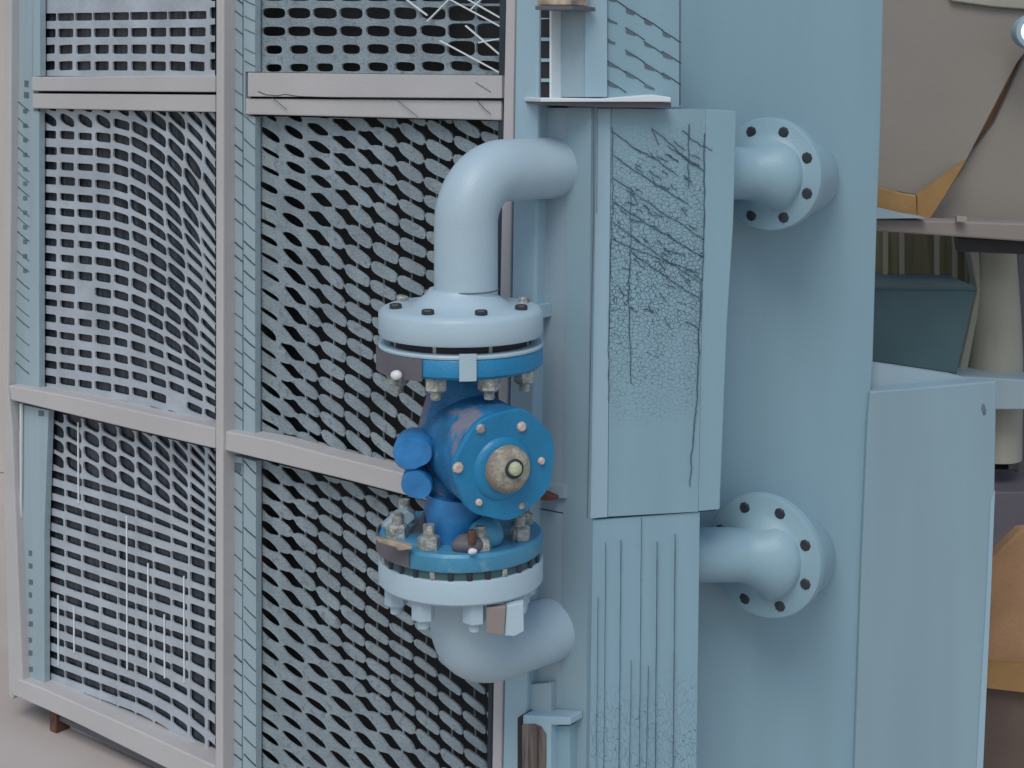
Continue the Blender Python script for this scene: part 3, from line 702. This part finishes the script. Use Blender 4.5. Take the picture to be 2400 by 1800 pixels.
# bracket right of the valve
bk = thing('wall_bracket', 'small rusty bracket with a pale plate bolted to the cabinet side right of the valve', 'bracket', L.pt(1300, 1150, .03))
obj('plate', rect(L, 1280, 1136, 1324, 1168, .012, .02), M['cab_grey'], bk, bevel=.001); obj('arm', prism(L, [(1262, 1152), (1296, 1166), (1294, 1174), (1268, 1172)], .035, .03), M['rust'], bk)
bp = thing('mounting_plate', 'grey green plate with two dark bolts standing behind the lower valve flange', 'plate', L.pt(1210, 1275, .1))
obj('plate', prism(L, [(1180, 1212), (1236, 1216), (1236, 1284), (1172, 1280)], .07, .02), M['cab_green'], bp, bevel=.002)
for x, y in ((1217, 1223), (1229, 1262)):
    obj('bolt', lathe(bmesh.new(), L.pt(x, y, .07), L.n, [(0, .007), (.01, .006)], 8), M['darkbolt'], bp)
obj('arm', prism(L, [(1160, 1222), (1188, 1216), (1190, 1244), (1178, 1268), (1168, 1250)], .10, .02), M['rust'], bp)

# ================================================================== BACKGROUND RIGHT
def bgo(name, label, cat, px, Y, th, m, bevel=.004):
    o = obj(name, fprism(px, Y, th), m, bevel=bevel); return tag(o, label, cat)
bgo('wall_board', 'broad grey brown board behind the cabinet, left of the slanted crease', 'board', [(2020, -80), (2262, -80), (2480, 20), (2382, 150), (2320, 270), (2264, 378), (2148, 458), (2020, 436)], 1.30, .03, M['shed'])
bgo('leaning_board', 'paler grey board leaning right of the slanted crease, above the mauve beam', 'board', [(2420, 90), (2600, 90), (2600, 540), (2184, 512), (2268, 372), (2330, 290)], 1.34, .03, M['shed'])
bgo('backing_board', 'brown board edge showing through the crease between two grey boards', 'board', [(2250, 395), (2300, 280), (2360, 130), (2440, 60), (2440, 180), (2340, 330), (2200, 520), (2170, 520)], 1.373, .02, M['orange'])
bgo('ochre_fold', 'ochre folded board wedge resting on the mauve beam behind the cabinet', 'board', [(2020, 430), (2148, 460), (2150, 512), (2020, 495)], 1.24, .04, M['ochre'])
wd = obj('ochre_gusset', fprism([(2150, 458), (2264, 376), (2212, 462), (2178, 513), (2150, 511)], 1.25, .03), M['ochre']); tag(wd, 'triangular ochre gusset at the foot of the slanted crease', 'board')
ub = bgo('upper_curtain', 'pale curtain edge above the grey board at the top right corner', 'curtain', [(2200, -80), (2520, -80), (2520, 30), (2330, 16), (2230, 2)], 1.28, .03, M['cream'])
ct = thing('support_beam', 'mauve horizontal beam behind the right of the cabinet', 'beam', P(2250, 530, 1.2))
obj('beam_body', fprism([(2020, 512), (2600, 530), (2600, 580), (2020, 540)], 1.15, .12), M['beam'], ct, bevel=.006)
obj('top_plate', fprism([(2020, 489), (2080, 493), (2130, 505), (2170, 511), (2020, 513)], 1.12, .10), M['cab_grey'], ct)
obj('joint_clip', fprism([(2243, 507), (2266, 508), (2266, 520), (2243, 519)], 1.12, .02), M['cream'], ct)
wb = bgo('lower_curtain', 'olive pleated curtain hanging under the mauve beam', 'curtain', [(2010, 536), (2300, 552), (2300, 700), (2010, 700)], 1.75, .02, M['olive'])
b = bmesh.new()
for x in (2070, 2108, 2190, 2232, 2262):
    pl_ = obj('pleat', fprism([(x, 540), (x+12, 540), (x+12, 700), (x, 700)], 1.735, .02), M['cream'], None); pl_.parent = wb
obj('beam_dark_strip', fprism([(2246, 558), (2600, 577), (2600, 604), (2250, 590)], 1.20, .05), M['dark'], ct)  # near-black strip below the right part of the beam
tb = thing('teal_bin', 'dark teal trapezoid bin standing behind the cabinet below the beam', 'bin', P(2150, 860, 1.4))
b = bmesh.new(); poly_prism(b, [P(2030, 674, 1.35), P(2288, 677, 1.35), P(2243, 878, 1.35), P(2030, 846, 1.35)], V((0, -1, 0)), .3)
obj('bin_body', b, M['teal'], tb, bevel=.006); obj('bin_lip', fprism([(2030, 671), (2290, 674), (2289, 680), (2030, 678)], 1.345, .32), M['teal'], tb)
bgo('grey_shelf', 'blue grey shelf top on which the teal bin stands', 'shelf', [(2020, 850), (2242, 881), (2440, 893), (2440, 960), (2020, 960)], 1.45, .4, M['cab_grey'])
colu = thing('round_column', 'thick cream round column between the teal bin and the right edge', 'column', P(2335, 1100, 1.6))
cbm = bmesh.new(); cc = P(2330, 700, 1.65); lathe(cbm, V((cc.x, cc.y, P(0, 1072, 1.65).z)), (0, 0, 1), [(0, .092), (.35, .095), (.5, .088), (P(0, 575, 1.65).z-P(0, 1072, 1.65).z, .072)], 48)
obj('column_shaft', cbm, M['cream'], colu, smooth=True)
obj('column_fold', fprism([(2290, 680), (2272, 590), (2296, 590), (2300, 700), (2262, 900), (2242, 890)], 1.6, .06), M['cream'], colu, bevel=.006)
bgo('dark_cabinet', 'dark upright cabinet at the right edge behind the cream column', 'cabinet', [(2310, 560), (2600, 560), (2600, 1156), (2310, 1156)], 1.95, .3, M['dark'])
bgo('dark_duct', 'dim blue grey vertical duct along the right edge beside the column', 'duct', [(2385, 590), (2600, 590), (2600, 1150), (2385, 1150)], 1.75, .1, M['mauve'])
bgo('mauve_box', 'dim mauve metal box behind the right door of the cabinet above the orange board', 'box', [(2290, 1153), (2600, 1153), (2600, 1400), (2290, 1400)], 1.5, .3, M['mauve'])
ob = thing('orange_board', 'orange brown board with a sloping corner at the right edge of the picture', 'board', P(2360, 1450, .8))
obj('board_face', fprism([(2300, 1334), (2392, 1242), (2420, 1240), (2600, 1260), (2600, 1640), (2290, 1606)], .78, .05), M['orange'], ob, bevel=.006)
obj('lower_lip', fprism([(2290, 1552), (2600, 1562), (2600, 1646), (2290, 1610)], .76, .02), M['ochre'], ob)
bgo('brown_crate', 'plain dark brown crate below the orange board at the bottom right', 'crate', [(2280, 1604), (2600, 1640), (2600, 1990), (2280, 1990)], .80, .3, M['brown'])
lm = thing('round_lamp', 'lit round white lamp with a grey ring at the top right edge', 'lamp', P(2408, 76, 1.1))
b = bmesh.new(); c = P(2408, 76, 1.2)
obj('lamp_ring', lathe(b, c, (0, -1, 0), [(0, .052), (.03, .056), (.05, .052), (.052, .042)], 48), M['cab_grey'], lm, smooth=True)
obj('lamp_face', lathe(bmesh.new(), c, (0, -1, 0), [(.05, .037), (.056, .036), (.060, .028)], 48), M['glow'], lm, smooth=True)

# ================================================================== CAMERA, LIGHT
cam = bpy.data.cameras.new('camera'); co = bpy.data.objects.new('camera', cam); COL.objects.link(co)
co.location = CAM; co.rotation_euler = (math.radians(90), 0, 0)
cam.sensor_width = 36; cam.lens = 36*F/2400; cam.shift_y = -(900-HY)/2400; cam.clip_end = 200; cam.clip_start = .05
S.camera = co
w = bpy.data.worlds.new('World'); S.world = w; w.use_nodes = True
nt = w.node_tree; bg = nt.nodes['Background']
sky = nt.nodes.new('ShaderNodeTexSky'); sky.sky_type = 'NISHITA'; sky.sun_disc = False
SE, SA = math.radians(52), math.radians(-14)      # sun elevation, azimuth to the right of the viewer's back
sky.sun_elevation = SE; sky.sun_rotation = math.pi - SA
sky.air_density = 1.3; sky.dust_density = 2.
nt.links.new(sky.outputs[0], bg.inputs[0]); bg.inputs[1].default_value = .10
sd = bpy.data.lights.new('sun', 'SUN'); sd.energy = 1.0; sd.angle = math.radians(28); sd.color = (1, .97, .93)
so = bpy.data.objects.new('sun', sd); COL.objects.link(so)
tosun = V((math.sin(SA)*math.cos(SE), -math.cos(SA)*math.cos(SE), math.sin(SE)))
so.rotation_euler = tosun.to_track_quat('Z', 'Y').to_euler()
S.view_settings.view_transform = 'Standard'; S.view_settings.look = 'None'; S.view_settings.gamma = 1; S.view_settings.exposure = .08
S.render.engine = 'CYCLES'
